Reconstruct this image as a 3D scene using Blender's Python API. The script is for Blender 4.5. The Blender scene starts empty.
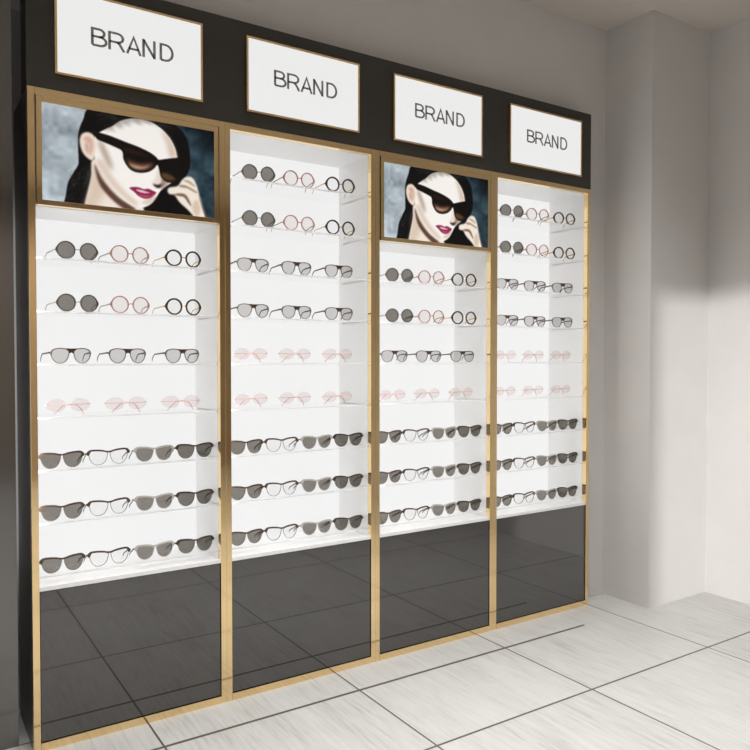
import bpy, bmesh, math, random
import numpy as np
from mathutils import Matrix, Vector
random.seed(7)
C = bpy.context.scene.collection
PI = math.pi

# ------------------------------------------------------------------ materials
def mat(name):
    m = bpy.data.materials.new(name); m.use_nodes = True
    nt = m.node_tree
    return m, nt, nt.nodes['Principled BSDF']

def pbr(name, col, rough=.5, metal=0., ior=1.5, emit=None, es=0., spec=.5):
    m, nt, b = mat(name)
    b.inputs['Base Color'].default_value = (*col, 1)
    b.inputs['Roughness'].default_value = rough
    b.inputs['Metallic'].default_value = metal
    b.inputs['IOR'].default_value = ior
    b.inputs['Specular IOR Level'].default_value = spec
    if emit:
        b.inputs['Emission Color'].default_value = (*emit, 1)
        b.inputs['Emission Strength'].default_value = es
    return m

def noisy(name, c0, c1, scale, rough=.5, detail=4, bump=0., **k):
    m = pbr(name, c0, rough, **k)
    nt = m.node_tree; b = nt.nodes['Principled BSDF']
    tc = nt.nodes.new('ShaderNodeTexCoord')
    n = nt.nodes.new('ShaderNodeTexNoise'); n.inputs['Scale'].default_value = scale; n.inputs['Detail'].default_value = detail
    r = nt.nodes.new('ShaderNodeValToRGB')
    r.color_ramp.elements[0].position = .3; r.color_ramp.elements[0].color = (*c0, 1)
    r.color_ramp.elements[1].position = .7; r.color_ramp.elements[1].color = (*c1, 1)
    nt.links.new(tc.outputs['Object'], n.inputs['Vector'])
    nt.links.new(n.outputs['Fac'], r.inputs['Fac']); nt.links.new(r.outputs['Color'], b.inputs['Base Color'])
    if bump:
        bp = nt.nodes.new('ShaderNodeBump'); bp.inputs['Strength'].default_value = bump; bp.inputs['Distance'].default_value = .002
        nt.links.new(n.outputs['Fac'], bp.inputs['Height']); nt.links.new(bp.outputs['Normal'], b.inputs['Normal'])
    return m

def clear(name, tint, gloss=.06, rough=.02, graze=.5):
    """thin tinted sheet: transparent body with a fresnel sheen"""
    m = bpy.data.materials.new(name); m.use_nodes = True
    nt = m.node_tree; nt.nodes.clear()
    o = nt.nodes.new('ShaderNodeOutputMaterial'); mx = nt.nodes.new('ShaderNodeMixShader')
    t = nt.nodes.new('ShaderNodeBsdfTransparent'); t.inputs['Color'].default_value = (*tint, 1)
    g = nt.nodes.new('ShaderNodeBsdfGlossy'); g.inputs['Roughness'].default_value = rough
    lw = nt.nodes.new('ShaderNodeLayerWeight'); lw.inputs['Blend'].default_value = .5
    pw = nt.nodes.new('ShaderNodeMath'); pw.operation = 'POWER'; pw.inputs[1].default_value = 5
    ml = nt.nodes.new('ShaderNodeMath'); ml.operation = 'MULTIPLY_ADD'; ml.inputs[1].default_value = graze; ml.inputs[2].default_value = gloss
    ml.use_clamp = True
    nt.links.new(lw.outputs['Facing'], pw.inputs[0]); nt.links.new(pw.outputs[0], ml.inputs[0]); nt.links.new(ml.outputs[0], mx.inputs[0])
    nt.links.new(t.outputs[0], mx.inputs[1]); nt.links.new(g.outputs[0], mx.inputs[2]); nt.links.new(mx.outputs[0], o.inputs[0])
    return m

M = {}
M['wall'] = noisy('wall_paint', (.62, .605, .59), (.64, .625, .61), 6, .75, bump=.02)
M['taupe'] = noisy('taupe_paint', (.42, .355, .30), (.45, .38, .32), 6, .75)
M['ceil'] = noisy('ceiling_paint', (.60, .55, .50), (.62, .57, .52), 5, .8)
M['dark_wall'] = noisy('dark_gloss_wall', (.036, .030, .025), (.040, .034, .028), 3, .12, ior=2.3)  # left wall, darker and glossier than the other walls
M['gold'] = noisy('polished_gold', (.90, .67, .36), (.93, .70, .39), 3, .08, metal=1.)
M['fascia'] = noisy('dark_header_lacquer', (.036, .033, .028), (.041, .037, .032), 4, .3, ior=1.5)
M['door'] = noisy('dark_gloss_door', (.030, .0275, .024), (.033, .030, .0265), 3, .03, ior=1.95)
M['side'] = noisy('dark_side_panel', (.060, .054, .048), (.068, .061, .054), 4, .3)
M['white'] = pbr('white_lacquer', (.86, .86, .86), .35)
M['light'] = pbr('backlit_acrylic', (.10, .10, .10), .4, emit=(1., 1., 1.), es=.80)
M['sign'] = pbr('backlit_sign_face', (.08, .08, .08), .35, emit=(1., 1., 1.), es=.80)
M['letter'] = pbr('grey_lettering', (.30, .295, .285), .6)
M['shelf'] = clear('clear_shelf_glass', (.998, .999, .999), .005, graze=.10)
def edge_mat():
    m, nt, b = mat('frosted_shelf_edge')
    b.inputs['Base Color'].default_value = (.9, .9, .9, 1); b.inputs['Roughness'].default_value = .4
    t = nt.nodes.new('ShaderNodeBsdfTranslucent'); t.inputs['Color'].default_value = (.97, .97, .97, 1)
    mx = nt.nodes.new('ShaderNodeMixShader'); mx.inputs[0].default_value = .88
    nt.links.new(b.outputs[0], mx.inputs[1]); nt.links.new(t.outputs[0], mx.inputs[2])
    nt.links.new(mx.outputs[0], nt.nodes['Material Output'].inputs[0]); return m
M['shelf_edge'] = edge_mat()
M['lens_grey'] = clear('grey_lens', (.52, .50, .475), .03)
M['lens_smoke'] = clear('dark_smoke_lens', (.45, .435, .41), .03)
M['lens_pale'] = clear('pale_grey_lens', (.845, .84, .84), .04)
M['lens_clear'] = clear('clear_lens', (.98, .98, .98), .02)
M['lens_blush'] = clear('blush_lens', (.975, .955, .95), .02)
M['lens_rose'] = clear('rose_lens', (.962, .93, .925), .02)
M['f_char'] = pbr('charcoal_acetate', (.085, .072, .06), .3)
M['f_brown'] = noisy('brown_acetate', (.050, .026, .013), (.095, .056, .032), 60, .35)
M['f_black'] = noisy('dark_tortoise_acetate', (.022, .013, .009), (.07, .036, .018), 70, .3)
M['f_taupe'] = noisy('taupe_acetate', (.12, .095, .07), (.18, .145, .115), 50, .3)
M['f_pink'] = pbr('pink_acetate', (.52, .26, .22), .3)
M['f_pale'] = pbr('pale_translucent_acetate', (.48, .47, .44), .25)
M['t_steel'] = pbr('steel_temple', (.36, .33, .31), .3, metal=.4)
M['t_gold'] = pbr('gold_temple', (.78, .56, .25), .25, metal=.7)
M['t_rose'] = pbr('rose_metal_wire', (.74, .42, .37), .3, metal=.2)
M['rim_grey'] = pbr('thin_grey_rim', (.27, .25, .24), .3)

def floor_mat():
    m, nt, b = mat('streaked_stone_tiles')
    N = nt.nodes.new; L = nt.links.new
    def math_(op, a, c=None, clamp=False):
        n = N('ShaderNodeMath'); n.operation = op; n.use_clamp = clamp
        for i, v in enumerate((a, c)):
            if v is None: continue
            if isinstance(v, (int, float)): n.inputs[i].default_value = v
            else: L(v, n.inputs[i])
        return n.outputs[0]
    g = N('ShaderNodeTexCoord'); s = N('ShaderNodeSeparateXYZ'); L(g.outputs['Object'], s.inputs[0])
    X, Y = s.outputs[0], s.outputs[1]
    T = .7525
    def line(v, off, half):      # 1 on a grout line
        f = math_('FRACT', math_('DIVIDE', math_('SUBTRACT', v, off - T/2 - 30*T), T))
        d = math_('MULTIPLY', math_('ABSOLUTE', math_('SUBTRACT', f, .5)), T)
        return math_('LESS_THAN', d, half)
    gx = line(X, 2.611, .0035); gy = line(Y, .083, .0045)
    # the darker joint of the strip that runs along the cabinets
    st = math_('MULTIPLY', math_('LESS_THAN', math_('ABSOLUTE', math_('ADD', Y, .187)), .0065), math_('LESS_THAN', X, 2.37))
    grout = math_('MAXIMUM', math_('MAXIMUM', gx, gy), st)
    # every tile its own offset and streak direction
    ix = math_('FLOOR', math_('DIVIDE', math_('SUBTRACT', X, 2.611 - 30*T), T))
    iy = math_('FLOOR', math_('DIVIDE', math_('SUBTRACT', Y, .083 - 30*T), T))
    cmb = N('ShaderNodeCombineXYZ'); L(ix, cmb.inputs[0]); L(iy, cmb.inputs[1])
    wn = N('ShaderNodeTexWhiteNoise'); wn.noise_dimensions = '3D'; L(cmb.outputs[0], wn.inputs['Vector'])
    w = wn.outputs['Value']
    def streak(a, b_, sa, sb, scale, det, dist):
        c = N('ShaderNodeCombineXYZ')
        L(math_('MULTIPLY', a, sa), c.inputs[0]); L(math_('MULTIPLY', b_, sb), c.inputs[1]); L(math_('MULTIPLY', w, 37.), c.inputs[2])
        n = N('ShaderNodeTexNoise'); n.inputs['Scale'].default_value = scale; n.inputs['Detail'].default_value = det
        n.inputs['Roughness'].default_value = .6; n.inputs['Distortion'].default_value = dist
        L(c.outputs[0], n.inputs['Vector']); return n.outputs['Fac']
    fine = streak(X, Y, 13., 1.0, 6., 6, .25)
    broad = streak(X, Y, 2.2, .5, 2.2, 4, .6)
    cloud = streak(X, Y, 1., 1., 2.0, 3, .3)
    mixv = math_('ADD', math_('ADD', math_('MULTIPLY', fine, .50), math_('MULTIPLY', broad, .30)), math_('MULTIPLY', cloud, .20))
    r = N('ShaderNodeValToRGB'); e = r.color_ramp.elements
    e[0].position = .34; e[0].color = (.42, .412, .39, 1); e[1].position = .58; e[1].color = (.61, .607, .592, 1)
    k = e.new(.46); k.color = (.55, .546, .528, 1)
    L(mixv, r.inputs['Fac'])
    mx = N('ShaderNodeMix'); mx.data_type = 'RGBA'
    L(grout, mx.inputs['Factor']); L(r.outputs['Color'], mx.inputs['A']); mx.inputs['B'].default_value = (.11, .10, .08, 1)
    L(mx.outputs['Result'], b.inputs['Base Color'])
    b.inputs['Roughness'].default_value = .33
    b.inputs['Specular IOR Level'].default_value = .22
    return m
M['floor'] = floor_mat()

# ------------------------------------------------------------------ mesh helpers
def obj(name, bm, m, parent=None, smooth=False):
    me = bpy.data.meshes.new(name); bm.normal_update(); bm.to_mesh(me); bm.free()
    o = bpy.data.objects.new(name, me); C.objects.link(o)
    for mm in (m if isinstance(m, (list, tuple)) else [m]): me.materials.append(mm)
    if smooth:
        for p in me.polygons: p.use_smooth = True
    if parent: o.parent = parent
    return o

def add_box(bm, x0, x1, y0, y1, z0, z1, bev=0.):
    v = [bm.verts.new(p) for p in ((x0,y0,z0),(x1,y0,z0),(x1,y1,z0),(x0,y1,z0),(x0,y0,z1),(x1,y0,z1),(x1,y1,z1),(x0,y1,z1))]
    fs = [bm.faces.new([v[i] for i in q]) for q in ((0,3,2,1),(4,5,6,7),(0,1,5,4),(1,2,6,5),(2,3,7,6),(3,0,4,7))]
    if bev:
        es = list({e for f in fs for e in f.edges})
        bmesh.ops.bevel(bm, geom=es, offset=bev, segments=2, profile=.7, affect='EDGES', clamp_overlap=True)
    return bm

def box(x0, x1, y0, y1, z0, z1, bev=0.):
    return add_box(bmesh.new(), x0, x1, y0, y1, z0, z1, bev)

def add_tube(bm, pts, rad, n=6, flat=1.):
    """swept tube; rad = number or one per point; flat squeezes the vertical half axis ratio"""
    pts = [Vector(p) for p in pts]
    rad = rad if isinstance(rad, (list, tuple)) else [rad]*len(pts)
    rings = []
    for i, p in enumerate(pts):
        d = (pts[min(i+1, len(pts)-1)] - pts[max(i-1, 0)]).normalized()
        up = Vector((0,0,1)) if abs(d.z) < .92 else Vector((0,1,0))
        a = d.cross(up).normalized(); b = a.cross(d).normalized()
        rings.append([bm.verts.new(p + (a*math.cos(t)*flat + b*math.sin(t))*rad[i]) for t in [2*PI*k/n for k in range(n)]])
    for r0, r1 in zip(rings, rings[1:]):
        for k in range(n):
            bm.faces.new((r0[k], r0[(k+1)%n], r1[(k+1)%n], r1[k]))
    bm.faces.new(list(reversed(rings[0]))); bm.faces.new(rings[-1])
    return bm

def smooth_loop(P, n=40):
    """closed Catmull-Rom through the control points, n samples"""
    P = [Vector((p[0], p[1], 0)) for p in P]; k = len(P); out = []
    for i in range(n):
        u = i*k/n; j = int(u); t = u-j
        a, b, c, d = P[(j-1)%k], P[j%k], P[(j+1)%k], P[(j+2)%k]
        out.append(.5*((2*b)+(c-a)*t+(2*a-5*b+4*c-d)*t*t+(3*b-a-3*c+d)*t**3))
    return [(p.x, p.y) for p in out]

def offset_loop(L, f):
    n = len(L); out = []
    area = sum(L[i][0]*L[(i+1)%n][1]-L[(i+1)%n][0]*L[i][1] for i in range(n))
    sg = 1 if area > 0 else -1
    for i in range(n):
        a, b = L[i-1], L[(i+1)%n]; dx, dy = b[0]-a[0], b[1]-a[1]; l = math.hypot(dx, dy) or 1
        w = f(L[i]) if callable(f) else f
        out.append((L[i][0]+sg*dy/l*w, L[i][1]-sg*dx/l*w))
    return out

def curve_y(x): return 1.1*x*x      # the slight wrap of a frame front

def add_ring(bm, inner, outer, cx, cz, th):
    n = len(inner)
    def V(p, y): return bm.verts.new((cx+p[0], y+curve_y(cx+p[0]), cz+p[1]))
    fi = [V(p, -th/2) for p in inner]; fo = [V(p, -th/2) for p in outer]
    bi = [V(p, th/2) for p in inner]; bo = [V(p, th/2) for p in outer]
    for i in range(n):
        j = (i+1) % n
        bm.faces.new((fi[i], fi[j], fo[j], fo[i])); bm.faces.new((bi[j], bi[i], bo[i], bo[j]))
        bm.faces.new((fo[i], fo[j], bo[j], bo[i])); bm.faces.new((fi[j], fi[i], bi[i], bi[j]))

def lens_bm(loop, cx, cz, th=.0014):
    bm = bmesh.new(); n = len(loop)
    f = [bm.verts.new((cx+p[0], -th/2+curve_y(cx+p[0]), cz+p[1])) for p in loop]
    b = [bm.verts.new((cx+p[0], th/2+curve_y(cx+p[0]), cz+p[1])) for p in loop]
    cf = bm.verts.new((cx, -th/2-.0012+curve_y(cx), cz)); cb = bm.verts.new((cx, th/2-.0012+curve_y(cx), cz))
    for i in range(n):
        j = (i+1) % n
        bm.faces.new((f[i], f[j], cf)); bm.faces.new((b[j], b[i], cb)); bm.faces.new((f[j], f[i], b[i], b[j]))
    bmesh.ops.recalc_face_normals(bm, faces=bm.faces)
    return bm

def slab(bm, up, dn, xm, cz, th, n):
    """a symmetric bar between an upper and a lower outline (given for x >= 0), built slice by slice"""
    ux, uz = zip(*up); dx, dz = zip(*dn); rows = []
    for i in range(n):
        x = -xm+2*xm*i/(n-1); a = np.interp(abs(x), ux, uz); b = min(np.interp(abs(x), dx, dz), a-.0012); y = curve_y(x)
        rows.append([bm.verts.new((x, y+sy*th/2, cz+z)) for sy, z in ((-1, b), (-1, a), (1, a), (1, b))])
    for r0, r1 in zip(rows, rows[1:]):
        for k in range(4): bm.faces.new((r0[k], r0[(k+1)%4], r1[(k+1)%4], r1[k]))
    bm.faces.new(rows[0]); bm.faces.new(list(reversed(rows[-1])))
    bmesh.ops.recalc_face_normals(bm, faces=bm.faces)

def mirror(L): return [(-x, y) for x, y in L]

def empty(name, loc=(0,0,0), rz=0.):
    o = bpy.data.objects.new(name, None); C.objects.link(o); o.location = loc; o.rotation_euler = (0,0,rz)
    o.empty_display_size = .05
    return o

def tag(o, label, cat, group=None):
    o['label'] = label; o['category'] = cat
    if group: o['group'] = group
    return o

def struct(o): o['kind'] = 'structure'; return o

# ------------------------------------------------------------------ the setting
H = 3.013; YW = .08; XR = 3.312; XL = -3.4; YF = -5.6
B0, BW, EDGE = -.011, .656, .0215
XC0, XC1 = B0, B0+4*BW                       # cabinet run
struct(obj('floor', box(XL-.1, XR+.1, YF-.1, .5, -.05, 0), M['floor']))
struct(obj('ceiling', box(XL-.1, XR+.1, YF-.1, .5, H, H+.06), M['ceil']))
bm = bmesh.new()
add_box(bm, XC1+.002, 2.9, YW, .5, 0, H)
add_box(bm, -.045, XC1+.002, YW, .5, 2.514, H)
add_box(bm, -.045, XC1+.002, .36, .5, 0, 2.514)
add_box(bm, XL, -.045, YW, .5, 2.95, H)
struct(obj('wall_back', bm, M['wall']))
struct(obj('wall_left', box(XL, -.045, YW, .5, 0, 2.95), M['dark_wall']))
struct(obj('column', box(2.822, XR+.1, -.207, YW+.2, 0, H), M['wall']))
struct(obj('wall_right', box(XR, XR+.1, YF, -.207, 0, H), M['wall']))
WX0, WX1, WZ = -2.80, -1.2, 2.15              # shop window behind the viewer
bm = bmesh.new()
add_box(bm, XL, WX0, YF-.1, YF, 0, H); add_box(bm, WX1, XR+.1, YF-.1, YF, 0, H); add_box(bm, WX0, WX1, YF-.1, YF, WZ, H)
struct(obj('wall_front', bm, M['taupe']))
struct(obj('wall_far_left', box(XL-.1, XL, YF-.1, .5, 0, H), M['taupe']))

# ------------------------------------------------------------------ cabinets
BAY = ['leftmost cabinet', 'second cabinet', 'third cabinet', 'rightmost cabinet']
PIC = [True, False, True, False]
Z0, DZ = .560, .1735
ZD, ZF0, ZF1 = .52, 2.133, 2.513             # door top, header bottom, header top
ZP = 1.762                                   # underside of a picture
DEPTH = .262

for n in range(4):
    x0 = B0+n*BW; x1 = x0+BW
    cab = empty('display_cabinet', (x0, 0, 0))
    look = ('tall gold-edged eyewear cabinet with dark door, '
            + ['leftmost of the row, with portrait', 'second from left', 'third from left, with portrait', 'rightmost of the row'][n])
    tag(cab, look, 'display cabinet', 'gold-edged eyewear cabinets along the wall')
    W = BW; a = EDGE; b = W-EDGE
    top = ZP if PIC[n] else 2.111
    obj('stile', box(0, a-.0002, 0, .026, 0, ZF0, .0012), M['gold'], cab)
    obj('stile', box(b+.0002, W, 0, .026, 0, ZF0, .0012), M['gold'], cab)
    obj('top_rail', box(a, b, 0, .026, 2.111, ZF0, .001), M['gold'], cab)
    obj('bottom_rail', box(a, b, -.001, .05, 0, .0265, .001), M['gold'], cab)
    obj('door', box(a+.002, b-.002, .004, .022, .0285, ZD-.0005, .0012), M['door'], cab)
    bm = bmesh.new(); add_box(bm, a, b, .002, DEPTH, ZD, ZD+.006); add_box(bm, a, b, .001, .012, ZD, ZD+.014, .001)
    obj('deck', bm, M['white'], cab)
    lm = M['side'] if n == 0 else M['white']
    if n == 0: obj('outer_panel', box(.0005, .008, .026, .31, 0, ZF0), lm, cab)
    obj('side_panel', box(.0085 if n == 0 else .0005, a, .026, DEPTH, ZD, 2.12), M['white'], cab)
    obj('side_panel', box(b, W-.0005, .026, DEPTH, ZD, 2.12), M['white'], cab)
    obj('top_panel', box(a, b, .026, DEPTH, top, top+.012), M['white'], cab)
    obj('back_panel', box(a, b, DEPTH, DEPTH+.012, ZD, top+.012), M['light'], cab)
    obj('cabinet_base', box(a, b, .03, DEPTH, .03, ZD-.002), M['side'], cab)
    for k in range(7 if PIC[n] else 9):
        zz = Z0+k*DZ
        sh = obj('shelf', box(a, b, .0335, .235, zz-.006, zz), M['shelf'], cab)
        obj('shelf_edge', box(a, b, .030, .0333, zz-.0062, zz), M['shelf_edge'], sh)

hd = obj('header_panel', box(XC0-.002, XC1, .0, .11, ZF0+.0005, ZF1, .0015), M['fascia'])
tag(hd, 'long dark brown header board above the four eyewear cabinets', 'header board')

# ------------------------------------------------------------------ lit signs
def ribbon(bm, pts, w, closed=False, d=.0012):
    """a flat letter stroke of width w and thickness d along pts in the x-z plane"""
    n = len(pts); rows = []
    for i, p in enumerate(pts):
        a = pts[i-1] if (i or closed) else p; b = pts[(i+1) % n] if (i < n-1 or closed) else p
        d1 = Vector((p[0]-a[0], p[1]-a[1])); d2 = Vector((b[0]-p[0], b[1]-p[1]))
        d1 = d1.normalized() if d1.length else d2.normalized(); d2 = d2.normalized() if d2.length else d1
        t = (d1+d2).normalized(); k = w/2/max(.5, t.dot(d1)); nx, nz = -t.y*k, t.x*k
        rows.append([bm.verts.new((p[0]+s_*nx, y, p[1]+s_*nz)) for s_, y in ((1, -d/2), (-1, -d/2), (-1, d/2), (1, d/2))])
    for i in range(n if closed else n-1):
        r0, r1 = rows[i], rows[(i+1) % n]
        for k in range(4): bm.faces.new((r0[k], r0[(k+1)%4], r1[(k+1)%4], r1[k]))
    if not closed: bm.faces.new(rows[0]); bm.faces.new(list(reversed(rows[-1])))

def arc(cx, cz, rx, rz, a0, a1, n=12):
    return [(cx+rx*math.cos(a0+(a1-a0)*i/n), cz+rz*math.sin(a0+(a1-a0)*i/n)) for i in range(n+1)]

def letters(h, w):
    """B R A N D as plain sans-serif strokes, cap height h, stroke w: one mesh per letter"""
    q = PI/2; out = []
    def L(*strokes):
        b = bmesh.new()
        for p, c in strokes: ribbon(b, p, w, c)
        bmesh.ops.recalc_face_normals(b, faces=b.faces); out.append(b)
    a = w/2; t = h-a; m = h*.53
    r1 = (t-m)/2; r2 = (m-a)/2
    L(([(a, a), (a, t), (.30*h, t)] + arc(.36*h, t-r1, r1*1.05, r1, q, -q) + [(a, m)], False), ([(.36*h, m)] + arc(.385*h, a+r2, r2*1.15, r2, q, -q) + [(a, a)], False))
    r = (t-.46*h)/2
    L(([(a, 0), (a, t), (.36*h, t)] + arc(.40*h, t-r, r*1.05, r, q, -q) + [(a, .46*h)], False), ([(.40*h, .46*h), (.50*h, .38*h), (.70*h, 0)], False))
    L(([(a*.6, 0), (.335*h, t), (.67*h-a*.6, 0)], False), ([(.115*h, .29*h), (.555*h, .29*h)], False))
    L(([(a, 0), (a, h)], False), ([(a*1.2, t), (.62*h-a*1.2, a)], False), ([(.62*h-a, 0), (.62*h-a, h)], False))
    L(([(a, a), (a, t), (.26*h, t)] + arc(.28*h, h/2, .33*h, t-h/2, q, -q, 18) + [(a, a)], False))
    adv = [.74*h, .80*h, .72*h, .80*h, .64*h]
    return out, adv

SW, SZ0, SZ1 = .489, 2.182, 2.459
for n in range(4):
    cx = B0+n*BW+.3245
    sg = empty('lit_sign', (cx, -.0005, SZ0))
    tag(sg, 'white lit sign reading BRAND in thin gold frame above the ' + ['leftmost cabinet', 'second cabinet from left', 'third cabinet from left', 'rightmost cabinet'][n],
        'sign', 'lit signs on the header board')
    h = SZ1-SZ0; fw = .0075; bm = bmesh.new()
    add_box(bm, -SW/2, -SW/2+fw, -.017, 0, 0, h, .0008); add_box(bm, SW/2-fw, SW/2, -.017, 0, 0, h, .0008)
    add_box(bm, -SW/2+fw, SW/2-fw, -.017, 0, 0, fw, .0008); add_box(bm, -SW/2+fw, SW/2-fw, -.017, 0, h-fw, h, .0008)
    obj('sign_frame', bm, M['gold'], sg)
    p = obj('sign_panel', box(-SW/2+fw, SW/2-fw, -.0145, -.002, fw, h-fw), M['sign'], sg)
    bs, adv = letters(.0605, .0072)
    sx = .272/(sum(adv)); x = -sum(adv)/2*sx+.002
    txt = bmesh.new()
    for bl, ad in zip(bs, adv):
        for v in bl.verts: v.co.x = v.co.x*sx+x
        me = bpy.data.meshes.new('l'); bl.to_mesh(me); bl.free(); txt.from_mesh(me); bpy.data.meshes.remove(me)
        x += ad*sx
    lt = obj('lettering', txt, M['letter'], sg); lt.location = (0, -.0152, 2.2965-SZ0)

# ------------------------------------------------------------------ framed portraits
def portrait_mesh(w, h, nx=300, ny=160):
    SS = 2; W, Hh = nx*SS, ny*SS
    sx = (np.arange(W)+.5)/W; ty = (np.arange(Hh)+.5)/Hh
    S, T = np.meshgrid(sx, ty)
    rng = np.random.RandomState(3)
    def vnoise(fx, fy):
        g = rng.rand(fy+2, fx+2); x = S*fx; y = T*fy
        i = x.astype(int); j = y.astype(int); u = x-i; v = y-j; u = u*u*(3-2*u); v = v*v*(3-2*v)
        return (g[j,i]*(1-u)+g[j,i+1]*u)*(1-v)+(g[j+1,i]*(1-u)+g[j+1,i+1]*u)*v
    def c(r, g, b_): return np.array([r, g, b_], float)/255
    def sm(a, b_, x): t_ = np.clip((x-a)/(b_-a), 0, 1); return t_*t_*(3-2*t_)
    n1 = .5*vnoise(7, 5)+.3*vnoise(16, 11)+.2*vnoise(40, 24)
    # the mottled studio backdrop, pale on the left and deep teal on the right
    f = sm(.25, .80, S)[..., None]
    left = c(170, 181, 188)+(n1[..., None]-.5)*c(125, 125, 125)
    right = c(36, 54, 64)+(n1[..., None]-.45)*c(95, 105, 110)
    right = right*(1-.55*sm(.35, .0, T)*sm(.8, 1., S))[..., None]
    img = left*(1-f)+right*f
    # photo crop coordinates -> unit square of the print
    def st(p):
        q = (p[0]-131)/537.; t = (p[1]-(315+93*q))/(310-40*q)
        w_ = lambda x: math.tan(.5778+math.atan((x/3.125-375)/734.5))      # undo the oblique view of the print
        return (w_(p[0])-w_(131))/(w_(668)-w_(131)), t
    def mask(P, smooth=True, soft=.0):
        Q = [st(p) for p in P]
        if smooth: Q = smooth_loop(Q, max(60, 8*len(Q)))
        m = np.zeros(S.shape, bool); k = len(Q)
        for i in range(k):
            (x0, y0), (x1, y1) = Q[i], Q[(i+1) % k]
            if y0 == y1: continue
            cnd = ((T >= min(y0, y1)) & (T < max(y0, y1)))
            m ^= cnd & (S < x0+(T-y0)*(x1-x0)/(y1-y0))
        m = m.astype(float)
        r = int(round(soft*.75)) if soft >= 3 else int(soft)
        for _ in range(3 if r else 0):
            for ax in (0, 1):
                q = np.pad(m, [(r+1, r) if k == ax else (0, 0) for k in (0, 1)], mode='edge').cumsum(ax)
                n_ = m.shape[ax]
                m = (np.take(q, range(2*r+1, 2*r+1+n_), ax)-np.take(q, range(n_), ax))/(2*r+1)
        return m
    def paint(P, col, smooth=True, soft=0, k=1.):
        nonlocal img
        m = (mask(P, smooth, soft)*k)[..., None]; img = img*(1-m)+np.asarray(col)*m
    blk = c(10, 9, 10)
    # dark hair, crown and the locks behind the ear
    paint([(286,336),(262,372),(247,415),(246,470),(246,510),(232,535),(214,568),(206,610),(200,660),(262,660),(275,600),(288,540),(300,500),(330,430),
           (400,400),(520,430),(560,500),(575,545),(592,520),(590,460),(575,415),(545,385),(500,340),(400,325)], blk, soft=1)
    for i in range(46):             # curls and wet strands in the hair
        x, y = 212+rng.rand()*62, 520+rng.rand()*105; r = 4+rng.rand()*7; a0 = rng.rand()*6
        if x < 232-(y-520)*.18: continue
        pts = [(x+r*math.cos(a0+q*.6), y+r*1.3*math.sin(a0+q*.6)) for q in range(5)]
        paint(pts+[(p[0]+1.6, p[1]+1.2) for p in reversed(pts)], c(*(58+rng.rand(3)*34)), soft=1, k=.5)
    for i in range(40):             # grey sheen on the combed-back crown
        q = rng.rand(); x = 300+q*200; y = 352+q*34+rng.rand()*22
        paint([(x, y), (x+16+rng.rand()*20, y-5+8*q), (x+18+rng.rand()*18, y-3.5+8*q), (x, y+1.8)], c(*(70+rng.rand(3)*30)), smooth=False, soft=2, k=.4)
    # dark clothing under the chin
    paint([(392,672),(440,648),(480,618),(492,600),(506,576),(530,556),(560,560),(560,590),(580,625),(625,672),(640,700),(380,700)], blk, smooth=False, soft=1)
    skin = c(240, 236, 231); shade = c(196, 168, 146); deep = c(112, 74, 52)
    # neck
    paint([(288,500),(318,500),(360,545),(410,600),(446,640),(430,690),(255,690),(264,635),(276,590),(286,550)], c(232, 222, 210), soft=2)
    paint([(288,520),(300,540),(330,585),(300,640),(266,640),(278,590)], shade, soft=14, k=.55)
    paint([(296,510),(322,560),(368,612),(420,648),(410,662),(360,630),(312,575)], c(74, 44, 34), soft=4, k=.9)
    # face
    paint([(302,420),(330,402),(352,392),(380,375),(420,368),(462,374),(500,396),(528,425),(545,455),(552,482),(558,520),(548,556),(515,580),(500,594),
           (488,612),(470,634),(445,645),(418,642),(380,616),(340,572),(312,528),(298,498),(292,450)], skin, soft=1)
    paint([(300,500),(330,555),(376,606),(420,640),(430,630),(392,596),(352,548),(322,500)], shade, soft=8, k=.55)
    paint([(308,438),(322,446),(346,500),(352,530),(338,512),(318,470)], c(120, 84, 62), soft=9, k=.62)
    paint([(505,405),(530,430),(548,470),(552,488),(530,488),(522,450)], shade, soft=9, k=.7)
    # wisps of the hairline falling on the forehead
    for i in range(26):
        q = i/25.; x = 322+q*206; y = 402-46*math.sin(q*2.3)+q*32
        l = 10+rng.rand()*20; dx = 14+rng.rand()*16
        paint([(x-5, y-9), (x+6, y-8), (x+dx*.6, y+l*.25), (x+dx, y+l*.42), (x+dx*.5, y+l*.32)], c(52, 40, 32), soft=5, k=.42)
    # ear
    paint([(252,428),(262,414),(280,412),(296,424),(302,450),(298,482),(292,498),(280,496),(262,478),(252,452)], c(232, 214, 200), soft=2)
    paint([(262,432),(276,424),(290,436),(292,462),(284,484),(280,470),(282,448),(272,440)], c(196, 150, 130), soft=4, k=.7)
    paint([(268,446),(276,442),(280,460),(276,478),(268,466)], c(176, 128, 108), soft=4, k=.55)
    # nose
    paint([(494,520),(506,548),(508,568),(500,578),(484,580),(474,570),(486,552)], c(214, 196, 184), soft=6, k=.6)
    paint([(478,571),(490,574),(505,570),(508,577),(496,584),(484,580)], c(26, 14, 14), soft=2, k=.95)
    paint([(506,520),(512,545),(516,566),(507,574),(503,545)], c(110, 84, 74), soft=4, k=.7)
    paint([(508,560),(532,556),(520,576),(504,588),(500,580)], c(150, 124, 112), soft=4, k=.7)
    # mouth
    paint([(404,584),(420,581),(436,583),(450,588),(462,586),(476,592),(487,598),(480,607),(468,616),(450,617),(432,609),(418,596)], c(140, 32, 72), soft=1)
    paint([(424,589),(440,590),(456,595),(468,599),(452,600),(434,596)], c(226, 214, 212), soft=1, k=.9)
    paint([(432,603),(452,608),(468,608),(456,613),(442,610)], c(206, 110, 142), soft=3, k=.7)
    paint([(440,630),(466,616),(482,604),(486,614),(466,634)], shade, soft=6, k=.6)
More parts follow.
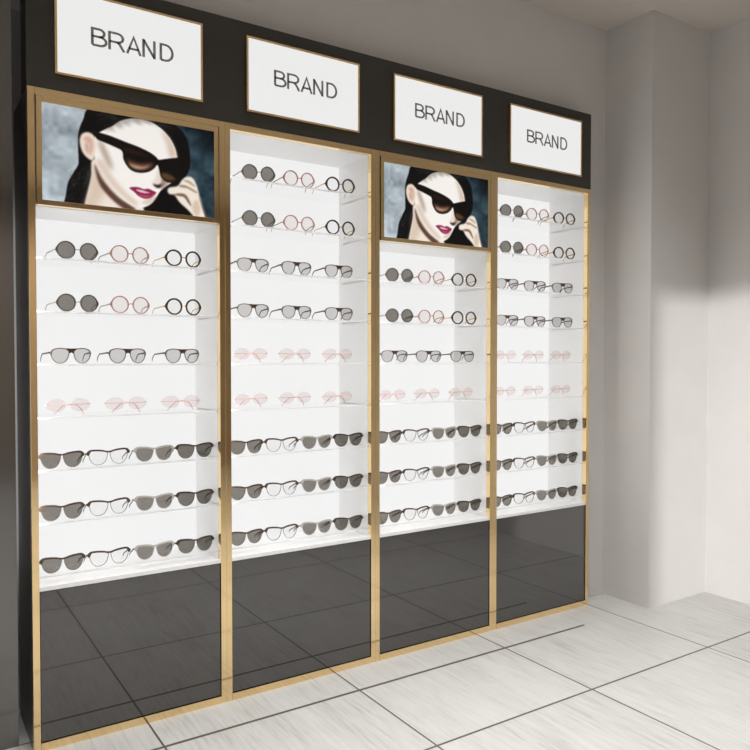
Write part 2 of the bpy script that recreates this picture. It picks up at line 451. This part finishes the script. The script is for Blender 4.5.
    # sunglasses: heavy black cat-eye front with brown graduated lenses
    paint([(298,412),(318,414),(350,424),(390,440),(430,455),(466,472),(486,486),(496,496),(512,494),(545,490),(578,488),(592,492),(590,512),(584,538),
           (566,560),(542,568),(518,564),(502,548),(496,524),(491,512),(480,524),(462,534),(436,537),(412,530),(396,514),(386,494),(382,470),(362,458),(330,444),(304,432)], c(14, 9, 8), soft=1)
    paint([(396,492),(410,500),(440,508),(470,506),(480,508),(468,523),(440,528),(414,522),(402,510)], c(120, 80, 58), soft=7, k=.85)
    paint([(404,508),(424,514),(450,518),(466,514),(452,524),(428,525),(412,518)], c(206, 170, 146), soft=4, k=.8)
    paint([(502,540),(516,536),(540,548),(548,558),(528,560),(510,554)], c(112, 84, 46), soft=5, k=.75)
    paint([(384,462),(400,460),(440,472),(470,488),(440,482),(404,474)], c(60, 34, 24), soft=5, k=.6)
    # hand at the frame
    paint([(522,592),(528,582),(550,578),(560,570),(570,556),(584,548),(600,552),(612,572),(620,600),(630,632),(646,690),(612,690),(600,668),(584,650),(560,628),(544,606),(528,602)], c(234, 224, 212), soft=2)
    paint([(540,604),(560,600),(578,604),(590,622),(596,640),(586,628),(574,612),(558,608)], c(96, 60, 44), soft=3, k=.85)
    paint([(560,574),(580,576),(606,590),(616,598),(606,596),(584,584),(562,580)], c(120, 86, 60), soft=3, k=.7)
    paint([(572,560),(588,560),(608,576),(604,578),(588,568)], c(140, 108, 74), soft=3, k=.6)
    paint([(598,640),(614,620),(624,650),(612,672)], shade, soft=6, k=.6)
    paint([(618,600),(632,640),(652,690),(668,700),(648,690),(632,650)], blk, soft=2)
    img = np.clip(img, 0, 1).reshape(ny, SS, nx, SS, 3).mean(axis=(1, 3))
    # grid of points, each with its printed colour
    xs = np.linspace(-w/2, w/2, nx); zs = np.linspace(h, 0, ny)
    GX, GZ = np.meshgrid(xs, zs)
    co = np.stack([GX, np.zeros_like(GX), GZ], -1).reshape(-1, 3)
    I = np.arange(nx*ny).reshape(ny, nx)
    q = np.stack([I[1:, :-1], I[1:, 1:], I[:-1, 1:], I[:-1, :-1]], -1).reshape(-1, 4)
    me = bpy.data.meshes.new('print'); me.from_pydata(co.tolist(), [], q.tolist())
    at = me.color_attributes.new('ink', 'BYTE_COLOR', 'POINT')
    rgba = np.ones((nx*ny, 4), np.float32); rgba[:, :3] = img.reshape(-1, 3)
    at.data.foreach_set('color_srgb', rgba.ravel())
    me.update(); return me

def print_mat():
    m, nt, b = mat('backlit_portrait_print')
    a = nt.nodes.new('ShaderNodeAttribute'); a.attribute_name = 'ink'
    ml = nt.nodes.new('ShaderNodeVectorMath'); ml.operation = 'SCALE'; ml.inputs['Scale'].default_value = .25
    nt.links.new(a.outputs['Color'], ml.inputs[0]); nt.links.new(ml.outputs[0], b.inputs['Base Color'])
    nt.links.new(a.outputs['Color'], b.inputs['Emission Color']); b.inputs['Emission Strength'].default_value = .88
    b.inputs['Roughness'].default_value = .35; b.inputs['Specular IOR Level'].default_value = .2
    return m
PM = print_mat()
pme = portrait_mesh(.580, .309); pme.materials.append(PM)
for n in (0, 2):
    x0 = B0+n*BW; g = .0035
    zb, zt = ZP+.001, 2.110; xa, xb = EDGE+g, BW-EDGE-g; fr = .0165
    fp = empty('framed_portrait', (x0+BW/2, 0, zb))
    tag(fp, 'gold-framed portrait of a woman in black sunglasses, atop the ' + BAY[n], 'picture', 'framed portraits of a woman in sunglasses')
    hw = (xb-xa)/2; hh = zt-zb; bm = bmesh.new()
    add_box(bm, -hw, -hw+fr, -.003, .024, 0, hh, .0012); add_box(bm, hw-fr, hw, -.003, .024, 0, hh, .0012)
    add_box(bm, -hw+fr, hw-fr, -.003, .024, 0, fr, .0012); add_box(bm, -hw+fr, hw-fr, -.003, .024, hh-fr*1.25, hh, .0012)
    obj('picture_frame', bm, M['gold'], fp)
    pr = bpy.data.objects.new('print', pme); C.objects.link(pr); pr.parent = fp; pr.location = (0, .001, fr-.001)
    sc = (hh-fr*2.25+.002)/.309; pr.scale = ((2*hw-2*fr+.002)/.580, 1, sc)
    obj('backing_board', box(-hw+.004, hw-.004, .003, .024, .004, hh-.004), M['side'], fp)

# ------------------------------------------------------------------ eyewear
def temple_pts(x, z, L, hook, splay, side, slope=0.):
    """arm from the hinge back towards the wall, its tip bending down"""
    p = [(x, .004+curve_y(x), z), (x+side*.003, .016, z), (x+side*splay*.5, L*.5, z-slope*.5), (x+side*splay, L*.78, z-slope),
         (x+side*splay*1.02, L*.90, z-slope-hook*.30), (x+side*splay, L*.97, z-slope-hook*.66), (x+side*splay*.96, L, z-slope-hook)]
    return p

class Kind: pass
protos = {}
def thing_of(kind, parts):
    root = empty(kind)
    for name, bm, m, lab in parts:
        o = obj(name, bm, m, root, smooth=False)
        if lab: o['label'] = lab
    return root

def make_round(frame, lens, temple, bridge, fwid, rx=.0262, rz=.0262):
    H2 = rz+fwid; cz = H2; cx = .0365
    P = [(rx*math.cos(t)*1.0, rz*math.sin(t)) for t in [2*PI*k/16+PI/16 for k in range(16)]]
    lr = smooth_loop(P, 32)
    parts = []; bm = bmesh.new()
    for s in (-1, 1):
        L = lr if s > 0 else mirror(lr)
        # the rim swells to a small point at the outer hinge and at the brow
        fo = lambda p, s=s: fwid*(1+.18*(p[1] > 0))+(.0038*max(0, 1-abs(p[1])/.011) if p[0]*s > .015 else 0)
        add_ring(bm, L, offset_loop(L, fo), s*cx, cz, .0045)
    parts.append(('frame', bm, frame, None))
    bb = bmesh.new(); gap = cx-rx-fwid
    add_tube(bb, [(-gap-.002, .0002, cz+.001), (-gap*.5, -.001, cz+.0035), (0, -.0015, cz+.0042), (gap*.5, -.001, cz+.0035), (gap+.002, .0002, cz+.001)], .0017, 6)
    parts.append(('bridge', bb, bridge, None))
    for s in (-1, 1):
        L = lr if s > 0 else mirror(lr)
        parts.append(('lens', lens_bm(offset_loop(L, .0006), s*cx, cz), lens, None))
    for s in (-1, 1):
        t = add_tube(bmesh.new(), temple_pts(s*(cx+rx+fwid+.0018), cz, .105, .022, .008, s, .004), [.0029,.0027,.0025,.0023,.0022,.0020,.0012], 6, .6)
        parts.append(('temple', t, temple, None))
    return thing_of('eyeglasses', parts)

def make_cateye(frame, rim, lens, temple, dark_top=True):
    P = [(-.0300,.0160),(-.016,.0208),(.002,.0226),(.020,.0236),(.0292,.0205),(.0285,.005),(.0220,-.0130),(.0095,-.0236),(-.005,-.0248),(-.018,-.0190),(-.0268,-.0050)]
    lr = smooth_loop(P, 44); cx = .0352; cz = .0275
    parts = []; top = bmesh.new(); low = bmesh.new()
    for s in (-1, 1):
        L = lr if s > 0 else mirror(lr)
        O = offset_loop(L, lambda p: .0017)
        add_ring(low, L, O, s*cx, cz, .0034)
    # brow: one heavy bar across both lenses, flicked up at the outer corners
    up = [(0,.0198),(.008,.0208),(.020,.0245),(.036,.0266),(.052,.0272),(.0625,.0258),(.0690,.0208),(.0728,.0148)]
    dn = [(.0728,.0110),(.0700,.0085),(.0665,.0060),(.0640,.0085),(.0615,.0165),(.0570,.0212),(.040,.0212),(.026,.0196),(.014,.0176),(.0075,.0145),(0,.0150)]
    slab(top, up, sorted(dn), .0728, cz, .0052, 49)
    parts.append(('frame', top, frame, None)); parts.append(('rim', low, rim, None))
    for s in (-1, 1):
        L = lr if s > 0 else mirror(lr)
        parts.append(('lens', lens_bm(offset_loop(L, .0006), s*cx, cz), lens, None))
    for s in (-1, 1):
        t = add_tube(bmesh.new(), temple_pts(s*.0700, cz+.0130, .078, .016, -.003, s, .021), [.0034,.0028,.0026,.0024,.0024,.0022,.0014], 6, .7)
        parts.append(('temple', t, temple, None))
    return thing_of('eyeglasses', parts)

def make_aviator(frame, lens, temple, brow):
    P = [(-.0235,.0165),(-.010,.0208),(.008,.0216),(.0225,.0165),(.0275,.004),(.0235,-.0120),(.0120,-.0226),(-.002,-.0244),(-.0150,-.0175),(-.0230,-.002)]
    lr = smooth_loop(P, 40); cx = .0335; cz = .0278
    parts = []; bm = bmesh.new()
    for s in (-1, 1):
        L = lr if s > 0 else mirror(lr)
        O = offset_loop(L, lambda p, s=s: .0022+(.0030*max(0, 1-abs(p[1]-.008)/.012) if p[0]*s > .012 else 0)+(.0010 if p[1] > .012 else 0))
        add_ring(bm, L, O, s*cx, cz, .0040)
    parts.append(('frame', bm, frame, None))
    bb = bmesh.new()
    slab(bb, [(0,.0230),(.0195,.0236)], [(0,.0105),(.0045,.0070),(.0062,.0068),(.0085,.0120),(.0125,.0170),(.0195,.0216)], .0195, cz, .005, 21)
    parts.append(('bridge', bb, brow, 'brown bridge piece'))
    for s in (-1, 1):
        L = lr if s > 0 else mirror(lr)
        parts.append(('lens', lens_bm(offset_loop(L, .0006), s*cx, cz), lens, None))
    for s in (-1, 1):
        t = add_tube(bmesh.new(), temple_pts(s*.0645, cz+.009, .110, .026, .005, s, .004), [.0036,.0033,.0029,.0026,.0024,.0022,.0012], 6, .6)
        parts.append(('temple', t, temple, None))
    return thing_of('eyeglasses', parts)

def make_oval(lens, wire):
    # rimless ovals, arms folded behind, propped on the bent arm tips
    P = [(.0298*math.cos(t)+.0015*math.cos(2*t), .0212*math.sin(t)) for t in [2*PI*k/18 for k in range(18)]]
    lr = smooth_loop(P, 36); cx = .0375; cz = .0355
    parts = []
    br = bmesh.new()
    add_tube(br, [(-.0110, 0, cz+.001), (-.005, -.002, cz+.0035), (0, -.0025, cz+.004), (.005, -.002, cz+.0035), (.0110, 0, cz+.001)], .0013, 6)
    parts.append(('bridge', br, wire, None))
    for s in (-1, 1):
        br = bmesh.new()
        add_tube(br, [(s*.0655, curve_y(.066), cz+.002), (s*.070, curve_y(.07)+.001, cz+.0025), (s*.0725, .010, cz+.002)], .0014, 6)
        parts.append(('hinge', br, wire, None))
    rm = bmesh.new()
    for s in (-1, 1):
        L = lr if s > 0 else mirror(lr)
        add_ring(rm, L, offset_loop(L, .0006), s*cx, cz, .0016)
        parts.append(('lens', lens_bm(L, s*cx, cz), lens, None))
    parts.append(('rim', rm, wire_pale, None))
    for s in (-1, 1):
        if s > 0:
            pts = [(.0725, .010, cz+.002), (.066, .020, cz+.0015), (.030, .032, cz+.0005), (-.002, .042, cz-.001), (-.012, .045, cz-.008), (-.026, .048, cz-.022), (-.037, .050, .0014)]
        else:
            pts = [(-.0725, .010, cz+.002), (-.066, .015, cz+.0015), (-.020, .022, cz+.0005), (.030, .030, cz-.001), (.040, .032, cz-.008), (.050, .034, cz-.022), (.056, .036, .0014)]
        t = add_tube(bmesh.new(), pts, [.0012,.0012,.0012,.0013,.0016,.0017,.0012], 6)
        parts.append(('temple', t, wire, None))
    return thing_of('eyeglasses', parts)

wire_pale = pbr('pale_rose_edge', (.72, .58, .55), .3)
R_ = [make_round(M['f_char'], M['lens_grey'], M['t_steel'], M['t_steel'], .0030),
      make_round(M['f_pink'], M['lens_blush'], M['t_steel'], M['f_pink'], .0032),
      make_round(M['f_black'], M['lens_clear'], M['t_gold'], M['t_gold'], .0050, .0245, .0245)]
A_ = make_aviator(M['f_taupe'], M['lens_pale'], M['f_brown'], M['f_brown'])
O_ = make_oval(M['lens_rose'], M['t_rose'])
S_ = [make_cateye(M['f_brown'], M['f_taupe'], M['lens_grey'], M['f_brown']),
      make_cateye(M['f_brown'], M['rim_grey'], M['lens_clear'], M['f_taupe']),
      make_cateye(M['f_pale'], M['f_pale'], M['lens_grey'], M['f_brown']),
      make_cateye(M['f_black'], M['f_taupe'], M['lens_smoke'], M['f_black'])]
used = set()
def copy_thing(o):
    if o.name not in used:
        used.add(o.name); return o
    r = o.copy(); C.objects.link(r)
    for ch in list(o.children):
        d = ch.copy(); C.objects.link(d); d.parent = r
    return r
ORD = ['top', 'second', 'third', 'fourth', 'fifth', 'sixth', 'seventh', 'eighth', 'ninth']
POS3 = ['at left', 'in the middle', 'at right']; POS4 = ['leftmost', 'second from left', 'third from left', 'rightmost']
YAW = [.10, -.02, -.10, -.14]
def put(proto, n, k, nk, u, y, text, pos, group, cat, yaw):
    o = copy_thing(proto)
    o.location = (B0+n*BW+u, y, Z0+k*DZ+.0003); o.rotation_euler = (0, 0, yaw)
    sh = 'lowest shelf' if k == 0 else ORD[nk-1-k]+' shelf'
    tag(o, f'{text}, {pos} on {sh}, {BAY[n]}', cat, group)
for n in range(4):
    nk = 7 if PIC[n] else 9
    rows = ['s','s','s','o','a','r','r'] if PIC[n] else ['s','s','s','o','o','a','a','r','r']
    for k, kind in enumerate(rows):
        j = lambda: random.uniform(-.012, .012)
        if kind == 's':
            for i, (u, tx) in enumerate(zip((.1015, .252, .4085, .5575), ('brown cat-eye sunglasses', 'clear-lens glasses with brown brow', 'pale-framed grey sunglasses', 'near-black cat-eye sunglasses'))):
                put(S_[i], n, k, nk, u, .052, tx, POS4[i], 'half-round glasses on the three lowest shelves', 'glasses' if i == 1 else 'sunglasses', YAW[n]*.3+j()*.6)
        elif kind == 'r':
            for i, (u, tx) in enumerate(zip((.155, .3275, .516), ('grey round sunglasses', 'pink round glasses', 'dark thick-rimmed round glasses'))):
                put(R_[i], n, k, nk, u, .044, tx, POS3[i], 'round glasses on the two top shelves', 'sunglasses' if i == 0 else 'glasses', YAW[n]+j())
        elif kind == 'a':
            for i, u in enumerate((.134, .319, .513)):
                put(A_, n, k, nk, u, .052, 'pale grey aviator sunglasses', POS3[i], 'aviator sunglasses on the middle shelves', 'sunglasses', YAW[n]+j())
        else:
            for i, u in enumerate((.123, .312, .507)):
                put(O_, n, k, nk, u, .052, 'rimless pink oval glasses', POS3[i], 'pink oval glasses on the middle shelves', 'glasses', j())

# ------------------------------------------------------------------ light
def area(name, loc, sx, sy, power, col=(1,1,1), spread=180., rot=(0,0,0)):
    l = bpy.data.lights.new(name, 'AREA'); l.shape = 'RECTANGLE'; l.size = sx; l.size_y = sy; l.energy = power; l.color = col
    l.spread = math.radians(spread)
    o = bpy.data.objects.new(name, l); C.objects.link(o); o.location = loc; o.rotation_euler = rot; return o
def sun(name, d, strength, angle, col):
    l = bpy.data.lights.new(name, 'SUN'); l.energy = strength; l.angle = math.radians(angle); l.color = col
    o = bpy.data.objects.new(name, l); C.objects.link(o); o.location = (-4, -7, 3); o.rotation_euler = Vector(d).to_track_quat('-Z', 'Y').to_euler(); return o
def spot(name, loc, power, ang, blend=1., col=(1,1,1), size=.12, aim=None):
    l = bpy.data.lights.new(name, 'SPOT'); l.energy = power; l.spot_size = math.radians(ang); l.spot_blend = blend; l.color = col; l.shadow_soft_size = size
    o = bpy.data.objects.new(name, l); C.objects.link(o); o.location = loc
    if aim: o.rotation_euler = (Vector(aim)-Vector(loc)).to_track_quat('-Z', 'Y').to_euler()
    return o
for x, y, p, sp in [(.35,-.95,12,100), (1.75,-.9,16,100), (-.6,-2.6,17,120), (.6,-2.3,11,120), (-1.8,-4.4,32,150), (.2,-4.6,38,150)]:
    area('ceiling_fill', (x, y, H-.01), 1.2, .5, p, (1, .995, .985), sp)  # unseen ceiling lamps added to set the room's brightness, rear row as fill
for n in range(4):                  # unseen fill strips behind the gold stiles, added to brighten every cabinet's inside
    x0 = B0+n*BW; z1 = (ZP if PIC[n] else 2.111)-.01
    area('strip_fill', (x0+EDGE+.001, .037, (ZD+z1)/2+.01), z1-ZD-.22, .008, .95, (1, .99, .97), 180, (0, -PI/2, 0))
sun('sunlight', (math.cos(math.radians(44)), math.sin(math.radians(44)), -math.tan(math.radians(4.0))), 2.2, 1.0, (1, 1, .99))
w = bpy.data.worlds.new('daylight'); bpy.context.scene.world = w; w.use_nodes = True
w.node_tree.nodes['Background'].inputs[0].default_value = (.75, .80, .85, 1)

# ------------------------------------------------------------------ camera
yaw, pitch = .5778, -.0227
fw = Vector((math.sin(yaw)*math.cos(pitch), math.cos(yaw)*math.cos(pitch), math.sin(pitch)))
rt = Vector((math.cos(yaw), -math.sin(yaw), 0)); up = rt.cross(fw)
cam = bpy.data.cameras.new('camera'); co = bpy.data.objects.new('camera', cam); C.objects.link(co)
mw = Matrix((rt, up, -fw)).transposed().to_4x4(); mw.translation = Vector((-.3675, -2.5555, 1.2724)); co.matrix_world = mw
cam.sensor_width = 36; cam.sensor_fit = 'HORIZONTAL'; cam.lens = 734.4865/750*36; cam.clip_start = .05
sc = bpy.context.scene; sc.camera = co
sc.view_settings.view_transform = 'Standard'; sc.view_settings.look = 'None'
sc.view_settings.exposure = 0; sc.view_settings.gamma = 1; sc.view_settings.use_curve_mapping = False
sc.cycles.transparent_max_bounces = 24; sc.cycles.max_bounces = 10; sc.cycles.diffuse_bounces = 5
